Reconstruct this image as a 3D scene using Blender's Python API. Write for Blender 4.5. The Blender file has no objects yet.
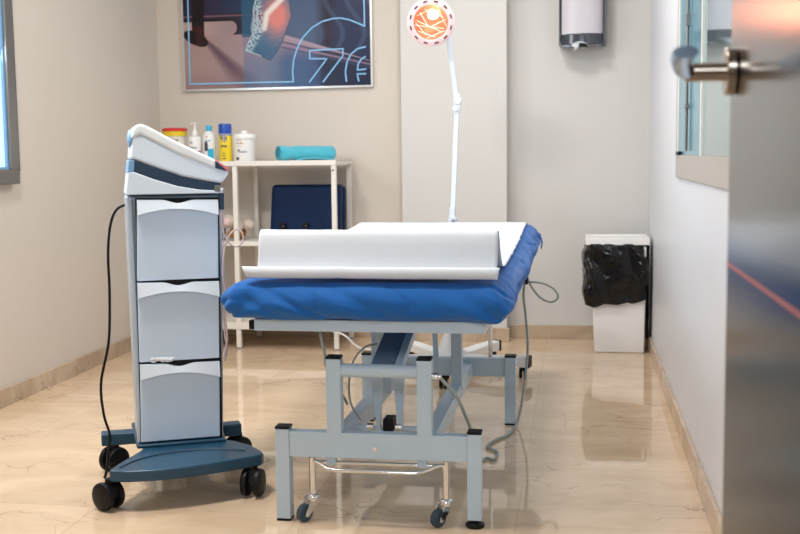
import bpy, bmesh, math, random
from mathutils import Vector, Matrix, noise
random.seed(7)
scn = bpy.context.scene
COL = scn.collection
PI = math.pi
R = math.radians

# ------------------------------------------------------------------ materials
def mat(name, color, rough=0.5, metal=0.0, bump=0.0, bscale=60.0, var=0.0, vscale=6.0,
        emit=None, estr=0.0, coat=0.0, trans=0.0, alpha=1.0, sheen=0.0, spec=0.5, bdist=.004, aniso=0.0, stretch=(1, 1, 1)):
    m = bpy.data.materials.new(name); m.use_nodes = True
    nt = m.node_tree; N = nt.nodes; Lk = nt.links
    b = N['Principled BSDF']
    b.inputs['Base Color'].default_value = (*color, 1)
    b.inputs['Roughness'].default_value = rough
    b.inputs['Metallic'].default_value = metal
    b.inputs['Coat Weight'].default_value = coat
    b.inputs['Transmission Weight'].default_value = trans
    b.inputs['Alpha'].default_value = alpha
    b.inputs['Sheen Weight'].default_value = sheen
    b.inputs['Specular IOR Level'].default_value = spec
    b.inputs['Anisotropic'].default_value = aniso
    if emit:
        b.inputs['Emission Color'].default_value = (*emit, 1)
        b.inputs['Emission Strength'].default_value = estr
    tc = N.new('ShaderNodeTexCoord'); mp = N.new('ShaderNodeMapping')
    mp.inputs['Scale'].default_value = stretch
    Lk.new(tc.outputs['Object'], mp.inputs['Vector'])
    if var > 0:
        n = N.new('ShaderNodeTexNoise'); n.inputs['Scale'].default_value = vscale; n.inputs['Detail'].default_value = 5
        Lk.new(mp.outputs[0], n.inputs['Vector'])
        mx = N.new('ShaderNodeMix'); mx.data_type = 'RGBA'
        mx.inputs[6].default_value = (*[c * (1 - var) for c in color], 1)
        mx.inputs[7].default_value = (*[min(1, c * (1 + var)) for c in color], 1)
        Lk.new(n.outputs['Fac'], mx.inputs[0]); Lk.new(mx.outputs[2], b.inputs['Base Color'])
    if bump > 0:
        n2 = N.new('ShaderNodeTexNoise'); n2.inputs['Scale'].default_value = bscale; n2.inputs['Detail'].default_value = 4
        Lk.new(mp.outputs[0], n2.inputs['Vector'])
        bp = N.new('ShaderNodeBump'); bp.inputs['Strength'].default_value = bump; bp.inputs['Distance'].default_value = bdist
        Lk.new(n2.outputs['Fac'], bp.inputs['Height']); Lk.new(bp.outputs[0], b.inputs['Normal'])
    return m

def marble(name, base, dark, rough, tiles=None, veins=1.0, axis='xy'):
    m = bpy.data.materials.new(name); m.use_nodes = True
    nt = m.node_tree; N = nt.nodes; Lk = nt.links
    b = N['Principled BSDF']; b.inputs['Roughness'].default_value = rough
    b.inputs['Specular IOR Level'].default_value = 0.8
    geo = N.new('ShaderNodeNewGeometry')
    mp = N.new('ShaderNodeMapping'); mp.inputs['Scale'].default_value = (1, 2.0, 1)
    Lk.new(geo.outputs['Position'], mp.inputs['Vector'])
    n = N.new('ShaderNodeTexNoise'); n.inputs['Scale'].default_value = 2.6; n.inputs['Detail'].default_value = 9
    n.inputs['Roughness'].default_value = 0.6; n.inputs['Distortion'].default_value = 1.0
    Lk.new(mp.outputs[0], n.inputs['Vector'])
    cr = N.new('ShaderNodeValToRGB'); cr.color_ramp.elements[0].position = 0.3; cr.color_ramp.elements[1].position = 0.68
    cr.color_ramp.elements[0].color = (*dark, 1); cr.color_ramp.elements[1].color = (*base, 1)
    Lk.new(n.outputs['Fac'], cr.inputs[0])
    last = cr.outputs[0]
    # thin broken veins
    w = N.new('ShaderNodeTexNoise'); w.inputs['Scale'].default_value = 3.2; w.inputs['Detail'].default_value = 6
    Lk.new(geo.outputs['Position'], w.inputs['Vector'])
    ad = N.new('ShaderNodeVectorMath'); ad.operation = 'MULTIPLY_ADD'
    ad.inputs[1].default_value = (0.7, 0.7, 0.7)
    Lk.new(w.outputs['Color'], ad.inputs[0]); Lk.new(mp.outputs[0], ad.inputs[2])
    v = N.new('ShaderNodeTexVoronoi'); v.feature = 'DISTANCE_TO_EDGE'; v.inputs['Scale'].default_value = 3.0
    Lk.new(ad.outputs[0], v.inputs['Vector'])
    vr = N.new('ShaderNodeValToRGB'); vr.color_ramp.elements[0].position = 0.0; vr.color_ramp.elements[1].position = 0.017
    vr.color_ramp.elements[0].color = (1, 1, 1, 1); vr.color_ramp.elements[1].color = (0, 0, 0, 1)
    Lk.new(v.outputs['Distance'], vr.inputs[0])
    g = N.new('ShaderNodeTexNoise'); g.inputs['Scale'].default_value = 1.9; g.inputs['Detail'].default_value = 3
    Lk.new(geo.outputs['Position'], g.inputs['Vector'])
    gr = N.new('ShaderNodeValToRGB'); gr.color_ramp.elements[0].position = 0.47; gr.color_ramp.elements[1].position = 0.60
    Lk.new(g.outputs['Fac'], gr.inputs[0])
    mu = N.new('ShaderNodeMath'); mu.operation = 'MULTIPLY'
    Lk.new(vr.outputs[0], mu.inputs[0]); Lk.new(gr.outputs[0], mu.inputs[1])
    mu2 = N.new('ShaderNodeMath'); mu2.operation = 'MULTIPLY'; mu2.inputs[1].default_value = 0.62 * veins
    Lk.new(mu.outputs[0], mu2.inputs[0])
    mx = N.new('ShaderNodeMix'); mx.data_type = 'RGBA'; mx.inputs[7].default_value = (dark[0] * .35, dark[1] * .33, dark[2] * .33, 1)
    Lk.new(mu2.outputs[0], mx.inputs[0]); Lk.new(last, mx.inputs[6]); last = mx.outputs[2]
    if tiles:
        br = N.new('ShaderNodeTexBrick'); br.offset = 0.0
        br.inputs['Scale'].default_value = 1.0; br.inputs['Brick Width'].default_value = tiles[0]; br.inputs['Row Height'].default_value = tiles[1]
        br.inputs['Mortar Size'].default_value = tiles[2]
        br.inputs['Color1'].default_value = (1, 1, 1, 1); br.inputs['Color2'].default_value = (.93, .92, .905, 1); br.inputs['Mortar'].default_value = (.84, .81, .77, 1)
        mp2 = N.new('ShaderNodeMapping'); mp2.inputs['Location'].default_value = tiles[3]
        if axis == 'skirt':
            sx = N.new('ShaderNodeSeparateXYZ'); Lk.new(geo.outputs['Position'], sx.inputs[0])
            sm_ = N.new('ShaderNodeMath'); sm_.operation = 'ADD'; Lk.new(sx.outputs[0], sm_.inputs[0]); Lk.new(sx.outputs[1], sm_.inputs[1])
            cx_ = N.new('ShaderNodeCombineXYZ'); Lk.new(sm_.outputs[0], cx_.inputs[0]); Lk.new(sx.outputs[2], cx_.inputs[1])
            Lk.new(cx_.outputs[0], mp2.inputs['Vector'])
            br.inputs['Color2'].default_value = (.80, .77, .73, 1)
        else: Lk.new(geo.outputs['Position'], mp2.inputs['Vector'])
        Lk.new(mp2.outputs[0], br.inputs['Vector'])
        m2 = N.new('ShaderNodeMix'); m2.data_type = 'RGBA'; m2.blend_type = 'MULTIPLY'; m2.inputs[0].default_value = 1
        Lk.new(last, m2.inputs[6]); Lk.new(br.outputs['Color'], m2.inputs[7]); last = m2.outputs[2]
    Lk.new(last, b.inputs['Base Color'])
    return m

M = {}
M['wall'] = mat('painted_wall', (.68, .615, .55), .55, bump=.08, bscale=18, var=.02, vscale=1.5, spec=.35)
M['wall_cool_lit'] = mat('wall_paint_cool_lit', (.73, .75, .80), .38, bump=.08, bscale=14, var=.02, vscale=1.5)  # wall paint with the bluish corridor light tinted into its colour
M['wall_pale'] = mat('painted_wall_pale', (.665, .645, .62), .5, bump=.06, bscale=18, var=.02, vscale=1.5, spec=.35)
M['ceiling'] = mat('ceiling_paint', (.85, .84, .82), .8)
M['floor'] = marble('polished_cream_marble', (.84, .64, .45), (.66, .48, .32), .035, tiles=(0.60, 0.60, 0.0022, (0.16, 0.1, 0)))
M['skirt'] = marble('marble_skirting', (.66, .53, .40), (.46, .34, .23), .22, tiles=(.42, .5, .002, (.1, .2, 0)), veins=.8, axis='skirt')
M['skirt_top'] = mat('skirting_joint', (.74, .66, .56), .5)
M['grey_steel'] = mat('pale_grey_coated_steel', (.50, .62, .72), .33, bump=.02, bscale=200, coat=.2)
M['dark_arm'] = mat('slate_coated_steel', (.18, .25, .32), .35)
M['chrome'] = mat('chrome', (.78, .78, .78), .14, 1.0)
M['black'] = mat('black_plastic', (.004, .004, .005), .45, spec=.25)
M['rubber'] = mat('blue_grey_rubber', (.03, .06, .085), .5)
M['white_metal'] = mat('white_lacquered_steel', (.82, .78, .72), .35)
M['white_pl'] = mat('white_plastic', (.85, .84, .83), .32)
M['sheet'] = mat('royal_blue_fitted_sheet', (.010, .115, .40), .8, bump=.8, bscale=8, bdist=.012, var=.14, vscale=7, sheen=.12, spec=.25)
M['paper'] = mat('white_paper', (.68, .71, .755), .75, bump=.12, bscale=90)
M['panel'] = mat('pale_blue_grey_plastic', (.65, .78, .94), .38, bump=.03, bscale=300)
M['side'] = mat('silver_blue_frame', (.50, .59, .70), .3, .3)
M['lip'] = mat('ice_white_plastic', (.74, .82, .91), .3)
M['column'] = mat('steel_blue_frame', (.33, .40, .49), .3, .25)
M['console'] = mat('ice_white_housing', (.74, .83, .93), .33, bump=.02, bscale=300)
M['console_top'] = mat('white_housing', (.86, .88, .90), .28)
M['navy'] = mat('navy_plastic', (.020, .045, .085), .36)
M['skyblue'] = mat('sky_blue_plastic', (.20, .38, .62), .4)
M['teal_base'] = mat('petrol_blue_plastic', (.012, .062, .115), .3, bump=.05, bscale=500)
M['pink'] = mat('coral_display', (.62, .16, .17), .25, emit=(.8, .2, .2), estr=.15)
M['cable_pink'] = mat('pale_pink_cable', (.62, .50, .50), .45)
M['cable_grey'] = mat('grey_cable', (.30, .33, .31), .5)
M['navy_vinyl'] = mat('dark_blue_vinyl', (.0005, .014, .060), .6, bump=.05, bscale=120, spec=.2)
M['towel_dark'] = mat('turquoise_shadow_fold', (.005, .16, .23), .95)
M['towel'] = mat('turquoise_terry', (.07, .52, .66), .95, bump=.9, bscale=420, var=.15, vscale=40, sheen=.5)
M['red'] = mat('red_lid', (.65, .03, .02), .4)
M['yellow'] = mat('yellow_paint', (.85, .62, .02), .35)
M['royal'] = mat('royal_blue_cap', (.01, .07, .42), .35)
M['cyan'] = mat('cyan_plastic', (.02, .42, .66), .35)
M['purple'] = mat('magenta_print', (.42, .05, .25), .4)
M['ink'] = mat('dark_print', (.06, .06, .09), .5)
M['ink_grey'] = mat('grey_print', (.32, .33, .4), .5)
M['ink_tan'] = mat('tan_print', (.50, .38, .28), .5)
M['translucent'] = mat('milky_plastic', (.86, .84, .80), .3)
M['bag'] = mat('black_bag_film', (.002, .002, .003), .13, bump=.6, bdist=.012, spec=.4, bscale=22, stretch=(1, 1, .4))
M['smoke'] = mat('smoked_plastic', (.045, .05, .065), .18, coat=.4)
M['smoke_light'] = mat('grey_clear_plastic', (.19, .19, .20), .12, coat=.5)
M['tissue'] = mat('tissue_roll', (.62, .59, .64), .28, bump=.1, bscale=80, stretch=(1, 1, 6))
M['plush'] = mat('cream_plush', (.66, .56, .48), .95, bump=.6, bscale=300)
M['plush_o'] = mat('ginger_plush', (.45, .17, .03), .95, bump=.6, bscale=300, var=.3, vscale=60)
M['steel_door'] = mat('brushed_steel', (.09, .087, .088), .17, 1.0, bump=.035, bscale=5, stretch=(1, 1, 60))
M['handle'] = mat('bronzed_nickel', (.36, .30, .24), .2, 1.0)
M['handle_tip'] = mat('nickel_blue_reflection', (.42, .58, .78), .2, 1.0)  # blue of a reflection put into the metal's base colour
M['alu'] = mat('anodised_aluminium', (.27, .26, .25), .35, .7)
M['sill'] = mat('greige_frame', (.50, .46, .42), .35, .2)
M['mirror_teal'] = mat('teal_tinted_glass', (.50, .70, .75), .06, .92, bump=.01, bscale=3)
M['teal_panel'] = mat('teal_glazed_reveal', (.11, .37, .48), .15, .25)
M['pale_pane'] = mat('frosted_daylight_glass', (.55, .75, .84), .2, emit=(.55, .78, .90), estr=.55)
M['bulb'] = mat('hot_bulb', (1, .8, .5), .3, emit=(1, .78, .45), estr=9)
M['reflector'] = mat('orange_reflector', (.75, .17, .11), .35, .2, emit=(1.0, .20, .11), estr=.45, bump=.9, bscale=26)
M['lamp_white'] = mat('lamp_white_enamel', (.72, .78, .85), .3)
M['rim'] = mat('warm_white_rim', (.74, .56, .57), .4, emit=(1, .45, .45), estr=.10)
M['reflection_red'] = mat('painted_red_reflection', (.55, .12, .10), .35)
M['slot'] = mat('dark_red_slot', (.10, .012, .012), .5)
M['grille'] = mat('bright_wire', (.95, .85, .75), .2, .4, emit=(1, .62, .42), estr=.9)
M['poster_line'] = mat('light_blue_line', (.22, .50, .80), .3, emit=(.22, .5, .8), estr=.1)
M['poster_frame'] = mat('silver_frame', (.62, .62, .62), .28, .6)

# ------------------------------------------------------------------ mesh builder
class MB:
    def __init__(s): s.v = []; s.f = []
    def add(s, vs, fs, mtx=None):
        o = len(s.v)
        for p in vs:
            p = Vector(p)
            s.v.append(mtx @ p if mtx else p)
        s.f += [tuple(i + o for i in f) for f in fs]
        return s
    def box(s, x0, x1, y0, y1, z0, z1, mtx=None):
        vs = [(x0, y0, z0), (x1, y0, z0), (x1, y1, z0), (x0, y1, z0), (x0, y0, z1), (x1, y0, z1), (x1, y1, z1), (x0, y1, z1)]
        return s.add(vs, [(3, 2, 1, 0), (4, 5, 6, 7), (0, 1, 5, 4), (1, 2, 6, 5), (2, 3, 7, 6), (3, 0, 4, 7)], mtx)
    def beam(s, p0, p1, w, h, up=(0, 0, 1)):
        p0 = Vector(p0); p1 = Vector(p1); d = (p1 - p0).normalized(); up = Vector(up)
        sx = d.cross(up).normalized(); uz = sx.cross(d).normalized()
        vs = []
        for p in (p0, p1):
            for a, b in ((-1, -1), (1, -1), (1, 1), (-1, 1)):
                vs.append(p + sx * a * w / 2 + uz * b * h / 2)
        return s.add(vs, [(3, 2, 1, 0), (4, 5, 6, 7), (0, 1, 5, 4), (1, 2, 6, 5), (2, 3, 7, 6), (3, 0, 4, 7)])
    def cyl(s, p0, p1, r0, r1=None, n=20, cap=True):
        r1 = r0 if r1 is None else r1
        p0 = Vector(p0); p1 = Vector(p1); d = (p1 - p0).normalized()
        a = d.orthogonal().normalized(); b = d.cross(a)
        vs = [p0 + (a * math.cos(2 * PI * i / n) + b * math.sin(2 * PI * i / n)) * r0 for i in range(n)]
        vs += [p1 + (a * math.cos(2 * PI * i / n) + b * math.sin(2 * PI * i / n)) * r1 for i in range(n)]
        fs = [(i, (i + 1) % n, n + (i + 1) % n, n + i) for i in range(n)]
        if cap: fs += [tuple(range(n - 1, -1, -1)), tuple(range(n, 2 * n))]
        return s.add(vs, fs)
    def tube(s, pts, r, n=10, smooth=True, sub=8, closed=False):
        P = [Vector(p) for p in pts]
        if smooth and len(P) > 2:
            Q = []
            for i in range(len(P) - 1):
                a = P[max(i - 1, 0)]; b = P[i]; c = P[i + 1]; d = P[min(i + 2, len(P) - 1)]
                for k in range(sub):
                    t = k / sub
                    Q.append(.5 * ((2 * b) + (c - a) * t + (2 * a - 5 * b + 4 * c - d) * t * t + (3 * b - a - 3 * c + d) * t ** 3))
            Q.append(P[-1]); P = Q
        T = [(P[min(i + 1, len(P) - 1)] - P[max(i - 1, 0)]).normalized() for i in range(len(P))]
        a = T[0].orthogonal().normalized(); vs = []
        for p, t in zip(P, T):
            a = (a - t * a.dot(t)).normalized(); b = t.cross(a)
            vs += [p + (a * math.cos(2 * PI * i / n) + b * math.sin(2 * PI * i / n)) * r for i in range(n)]
        fs = []
        for j in range(len(P) - 1):
            fs += [(j * n + i, j * n + (i + 1) % n, (j + 1) * n + (i + 1) % n, (j + 1) * n + i) for i in range(n)]
        fs += [tuple(range(n - 1, -1, -1)), tuple(range((len(P) - 1) * n, len(P) * n))]
        return s.add(vs, fs)
    def lathe(s, prof, c=(0, 0, 0), n=36, mtx=None, a0=0, a1=2 * PI, cap=True):
        full = abs(a1 - a0 - 2 * PI) < 1e-6
        k = n if full else n + 1
        vs = []
        for r, z in prof:
            for i in range(k):
                a = a0 + (a1 - a0) * i / n
                vs.append(Vector((c[0] + r * math.cos(a), c[1] + r * math.sin(a), c[2] + z)))
        fs = []
        for j in range(len(prof) - 1):
            for i in range(n):
                i2 = (i + 1) % k
                fs.append((j * k + i, j * k + i2, (j + 1) * k + i2, (j + 1) * k + i))
        if cap and full and prof[0][0] > 0: fs.append(tuple(range(k - 1, -1, -1)))
        if cap and full and prof[-1][0] > 0: fs.append(tuple(range((len(prof) - 1) * k, len(prof) * k)))
        return s.add(vs, fs, mtx)
    def prism(s, poly, d0, d1, mtx=None, plane='xz'):
        n = len(poly)
        if plane == 'xz': vs = [(x, d0, z) for x, z in poly] + [(x, d1, z) for x, z in poly]
        elif plane == 'xy': vs = [(x, y, d0) for x, y in poly] + [(x, y, d1) for x, y in poly]
        else: vs = [(d0, y, z) for y, z in poly] + [(d1, y, z) for y, z in poly]
        fs = [(i, (i + 1) % n, n + (i + 1) % n, n + i) for i in range(n)] + [tuple(range(n - 1, -1, -1)), tuple(range(n, 2 * n))]
        return s.add(vs, fs, mtx)
    def ball(s, c, rx, ry=None, rz=None, n=24, m=14, mtx=None):
        ry = ry or rx; rz = rz or rx; vs = []
        for j in range(m + 1):
            t = -PI / 2 + PI * j / m
            for i in range(n):
                a = 2 * PI * i / n
                vs.append((c[0] + rx * math.cos(t) * math.cos(a), c[1] + ry * math.cos(t) * math.sin(a), c[2] + rz * math.sin(t)))
        fs = [(j * n + i, j * n + (i + 1) % n, (j + 1) * n + (i + 1) % n, (j + 1) * n + i) for j in range(m) for i in range(n)]
        return s.add(vs, fs, mtx)

WPOS = {}
def obj(name, mb, m, parent=None, bevel=0.0, seg=2, smooth=True, label=None, cat=None, group=None, kind=None, sub=0, angle=40, solid=0):
    me = bpy.data.meshes.new(name)
    lo = Vector([min(v[i] for v in mb.v) for i in range(3)]); hi = Vector([max(v[i] for v in mb.v) for i in range(3)])
    c = (lo + hi) / 2
    if parent is None: c.z = lo.z
    me.from_pydata([tuple(v - c) for v in mb.v], [], mb.f)
    bm = bmesh.new(); bm.from_mesh(me)
    bmesh.ops.remove_doubles(bm, verts=bm.verts, dist=1e-6)
    bmesh.ops.recalc_face_normals(bm, faces=bm.faces)
    bm.to_mesh(me); bm.free()
    me.materials.append(m)
    if smooth:
        me.polygons.foreach_set('use_smooth', [True] * len(me.polygons))
        try: me.set_sharp_from_angle(angle=R(angle))
        except Exception: pass
    o = bpy.data.objects.new(name, me); COL.objects.link(o)
    if parent is not None:
        o.parent = parent; o.location = c - WPOS[parent.name]
    else: o.location = c
    WPOS[o.name] = c
    if solid:
        s = o.modifiers.new('solid', 'SOLIDIFY'); s.thickness = solid; s.offset = 0
    if bevel:
        b = o.modifiers.new('bevel', 'BEVEL'); b.width = bevel; b.segments = seg; b.limit_method = 'ANGLE'; b.angle_limit = R(35); b.harden_normals = True
    if sub:
        s = o.modifiers.new('sub', 'SUBSURF'); s.levels = sub; s.render_levels = sub
    tag(o, label, cat, group, kind)
    return o
def tag(o, label=None, cat=None, group=None, kind=None):
    if label: o['label'] = label
    if cat: o['category'] = cat
    if group: o['group'] = group
    if kind: o['kind'] = kind
    return o
def thing(name, loc, label, cat, group=None):
    o = bpy.data.objects.new(name, None); o.empty_display_size = .1; COL.objects.link(o)
    o.location = loc; WPOS[o.name] = Vector(loc)
    return tag(o, label, cat, group)
def struct(name, mb, m, parent=None, **k):
    return obj(name, mb, m, parent, kind='structure', **k)

# ------------------------------------------------------------------ room shell
XL, XR = -2.295, 0.368
YB, YP, YR = 5.88, 5.80, 5.93
PX0, PX1 = -0.926, -0.367
H = 2.6; YF = -2.2
struct('floor', MB().box(XL - .1, XR + .1, YF, YR + .1, -.1, 0), M['floor'], smooth=False)
struct('ceiling', MB().box(XL - .1, XR + .1, YF, YR + .1, H, H + .1), M['ceiling'], smooth=False)
struct('wall_left', MB().box(XL - .12, XL, YF, YR + .1, 0, H), M['wall'], smooth=False)
struct('wall_back', MB().box(XL, PX0 + .02, YB, YB + .12, 0, H), M['wall'], smooth=False)
struct('wall_pillar', MB().box(PX0, PX1, YP, YB + .12, 0, H), M['wall_pale'], bevel=.004)
struct('wall_recess', MB().box(PX1 - .02, XR, YR, YR + .1, 0, H), M['wall_pale'], smooth=False)
# right wall with its window opening
WY0, WY1, WZ0, WZ1 = 1.75, 4.20, .915, 2.05
rw = MB()
rw.box(XR, XR + .12, YF, WY0, 0, H); rw.box(XR, XR + .12, WY1, YR + .1, 0, H)
rw.box(XR, XR + .12, WY0, WY1, 0, WZ0); rw.box(XR, XR + .12, WY0, WY1, WZ1, H)
struct('wall_right', rw, M['wall_cool_lit'], smooth=False)
struct('wall_front', MB().box(XL, -.78, .32, .44, 0, H).box(.20, XR, .32, .44, 0, H).box(-.78, .20, .32, .44, 2.12, H), M['wall'], smooth=False)
struct('wall_corridor', MB().box(XL, XR, YF - .1, YF, 0, H), M['wall_pale'], smooth=False)
# skirting
def skirt(name, x0, x1, y0, y1):
    o = struct(name, MB().box(x0, x1, y0, y1, 0, .074), M['skirt'], bevel=.002)
    return o
skirt('baseboard_left', XL, XL + .014, .44, YB)
skirt('baseboard_back', XL + .014, PX0, YB - .014, YB)
skirt('baseboard_pillar', PX0 - .012, PX1 + .012, YP - .013, YP)
skirt('baseboard_recess', PX1 + .012, XR, YR - .014, YR)
skirt('baseboard_right', XR - .014, XR, .44, YR - .014)

# left window (only its corner is in view)
w1 = struct('window_1', MB().box(XL, XL + .035, 3.00, 4.225, .895, .955).box(XL, XL + .035, 4.160, 4.225, .955, 2.10)
            .box(XL, XL + .035, 3.0, 3.07, .955, 2.10).box(XL, XL + .035, 3.07, 4.160, 2.03, 2.10), M['alu'], bevel=.004)
obj('window_sash', MB().box(XL + .005, XL + .022, 4.150, 4.163, .95, 2.05).box(XL + .005, XL + .022, 3.05, 4.15, .95, .965), M['skyblue'], w1, kind='structure')
obj('window_pane', MB().box(XL + .001, XL + .012, 3.06, 4.155, .95, 2.04), M['pale_pane'], w1, kind='structure')
# right window with tinted glass
w2 = struct('window_2', MB().box(XR - .010, XR + .05, WY0, WY1 + .02, WZ0 - .012, .985).box(XR - .010, XR + .05, WY1 - .015, WY1 + .02, .985, WZ1)
            .box(XR - .010, XR + .05, WY0, WY1 + .02, WZ1 - .05, WZ1 + .01).box(XR - .010, XR + .05, WY0, WY0 + .05, .985, WZ1), M['sill'], bevel=.003)
obj('window_pane', MB().box(XR + .0, XR + .012, WY0 + .04, 3.43, .98, WZ1 - .04), M['mirror_teal'], w2, kind='structure')
obj('window_sash', MB().box(XR - .004, XR + .012, 3.43, WY1 - .014, .98, WZ1 - .04), M['teal_panel'], w2, kind='structure', label='teal strip beside the tinted glass')
obj('window_bead', MB().box(XR - .007, XR + .006, 3.405, 3.435, .985, WZ1 - .05).box(XR - .008, XR + .006, WY1 - .05, WY1 - .012, .985, WZ1 - .05), M['translucent'], w2, kind='structure')
rod = MB().cyl((XR - .012, 3.80, 1.0), (XR - .012, 3.80, 1.42), .005).cyl((XR - .012, 3.80, 1.44), (XR - .012, 3.80, 1.98), .005)
rod.box(XR - .018, XR - .002, 3.78, 3.82, 1.14, 1.155).box(XR - .018, XR - .002, 3.78, 3.82, 1.41, 1.45).box(XR - .018, XR - .002, 3.78, 3.82, 1.33, 1.345)
obj('window_bolt', rod, M['alu'], w2, kind='structure')
obj('window_latch', MB().box(XR - .014, XR - .002, 4.06, 4.17, .985, .998), M['black'], w2, kind='structure')

# open steel door in the foreground
DX = .1795; DY = 1.335
def drot(mb):     # swing the leaf a trace about its hinge
    a = R(.35); h = Vector((DX, .46, 0))
    mb.v = [h + Matrix.Rotation(a, 3, 'Z') @ (v - h) for v in mb.v]; return mb
d1 = struct('door_1', drot(MB().box(DX, DX + .042, .46, DY, .01, 2.08)), M['steel_door'], bevel=.0015)
obj('red_reflection_line', drot(MB().box(DX - .0008, DX, .47, DY - .002, .866, .8695)), M['reflection_red'], d1, kind='structure')  # thin red line painted on for a pinkish reflection in the steel
hy, hz = 1.297, 1.088
rose = MB().lathe([(0, 0), (.0245, 0), (.0265, .002), (.0265, .0105), (.025, .012), (.0, .012)], mtx=Matrix.Translation((DX, hy, hz)) @ Matrix.Rotation(-PI / 2, 4, 'Y'))
hd = struct('door_handle', drot(rose), M['handle'], d1)
lv = MB().cyl((DX - .008, hy, hz), (DX - .056, hy, hz), .0105, n=28)
obj('lever', drot(lv), M['handle'], hd, kind='structure', bevel=.002)
arm = MB()
seq = [(DX - .050, hy + .004, hz + .001, .010, .0105), (DX - .060, hy - .02, hz + .003, .010, .009), (DX - .066, hy - .06, hz + .008, .011, .0065), (DX - .068, hy - .105, hz + .011, .0125, .006), (DX - .068, hy - .135, hz + .0115, .013, .0062)]
vs = []; K = 20
for (cx, cy, cz, a, b) in seq:
    vs += [(cx + a * math.cos(2 * PI * i / K), cy, cz + b * math.sin(2 * PI * i / K)) for i in range(K)]
fs = [(j * K + i, j * K + (i + 1) % K, (j + 1) * K + (i + 1) % K, (j + 1) * K + i) for j in range(len(seq) - 1) for i in range(K)]
fs += [tuple(range(K)), tuple(range((len(seq) - 1) * K, len(seq) * K))]
arm.add(vs, fs)
obj('lever_grip', drot(arm), M['handle_tip'], hd, kind='structure', label='lever end with a blue reflection in its colour')
struct('trim_1', MB().box(.195, .225, .30, .46, 0, 2.12).box(-.80, -.77, .30, .46, 0, 2.12).box(-.80, .225, .30, .46, 2.10, 2.14), M['alu'])

# ------------------------------------------------------------------ treatment table
XA, XB = -.796, -.262          # outer legs at the front
bed = thing('treatment_table', (-.54, 3.45, 0), 'blue padded treatment table on a pale grey steel lifting frame', 'treatment table')
G = M['grey_steel']
# mattress
def rounded_slab(x0, x1, y0, y1, z0, z1, r, nx, ny, nz, fn=None):
    mb = MB(); idx = {}; vs = []
    cx, cy, cz = (x0 + x1) / 2, (y0 + y1) / 2, (z0 + z1) / 2
    hx, hy_, hz_ = (x1 - x0) / 2, (y1 - y0) / 2, (z1 - z0) / 2
    def P(i, j, k):
        key = (i, j, k)
        if key in idx: return idx[key]
        p = Vector((-1 + 2 * i / nx, -1 + 2 * j / ny, -1 + 2 * k / nz))
        p = Vector((p.x * hx, p.y * hy_, p.z * hz_))
        q = Vector((max(-hx + r, min(hx - r, p.x)), max(-hy_ + r, min(hy_ - r, p.y)), max(-hz_ + min(r, hz_ * .98), min(hz_ - min(r, hz_ * .98), p.z))))
        d = p - q
        if d.length > 1e-9: p = q + d.normalized() * min(r, max(abs(d.x), abs(d.y), abs(d.z)) if r > hz_ else r) if False else q + Vector((d.x, d.y, d.z)).normalized() * max(abs(d.x), abs(d.y), abs(d.z))
        w = Vector((cx, cy, cz)) + p
        if fn: w = fn(w)
        idx[key] = len(vs); vs.append(w); return idx[key]
    fs = []
    for i in range(nx):
        for j in range(ny):
            for k in (0, nz): fs.append((P(i, j, k), P(i + 1, j, k), P(i + 1, j + 1, k), P(i, j + 1, k)))
    for i in range(nx):
        for k in range(nz):
            for j in (0, ny): fs.append((P(i, j, k), P(i + 1, j, k), P(i + 1, j, k + 1), P(i, j, k + 1)))
    for j in range(ny):
        for k in range(nz):
            for i in (0, nx): fs.append((P(i, j, k), P(i, j + 1, k), P(i, j + 1, k + 1), P(i, j, k + 1)))
    mb.add(vs, fs); return mb
MX0, MX1, MY0, MY1, MZ0, MZ1 = -.951, -.166, 2.80, 4.84, .560, .661
def topz(y):       # the head half is raised a little
    t = max(0, min(1, (y - 3.6) / 1.2)); return .028 * t * t * (3 - 2 * t)
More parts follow.
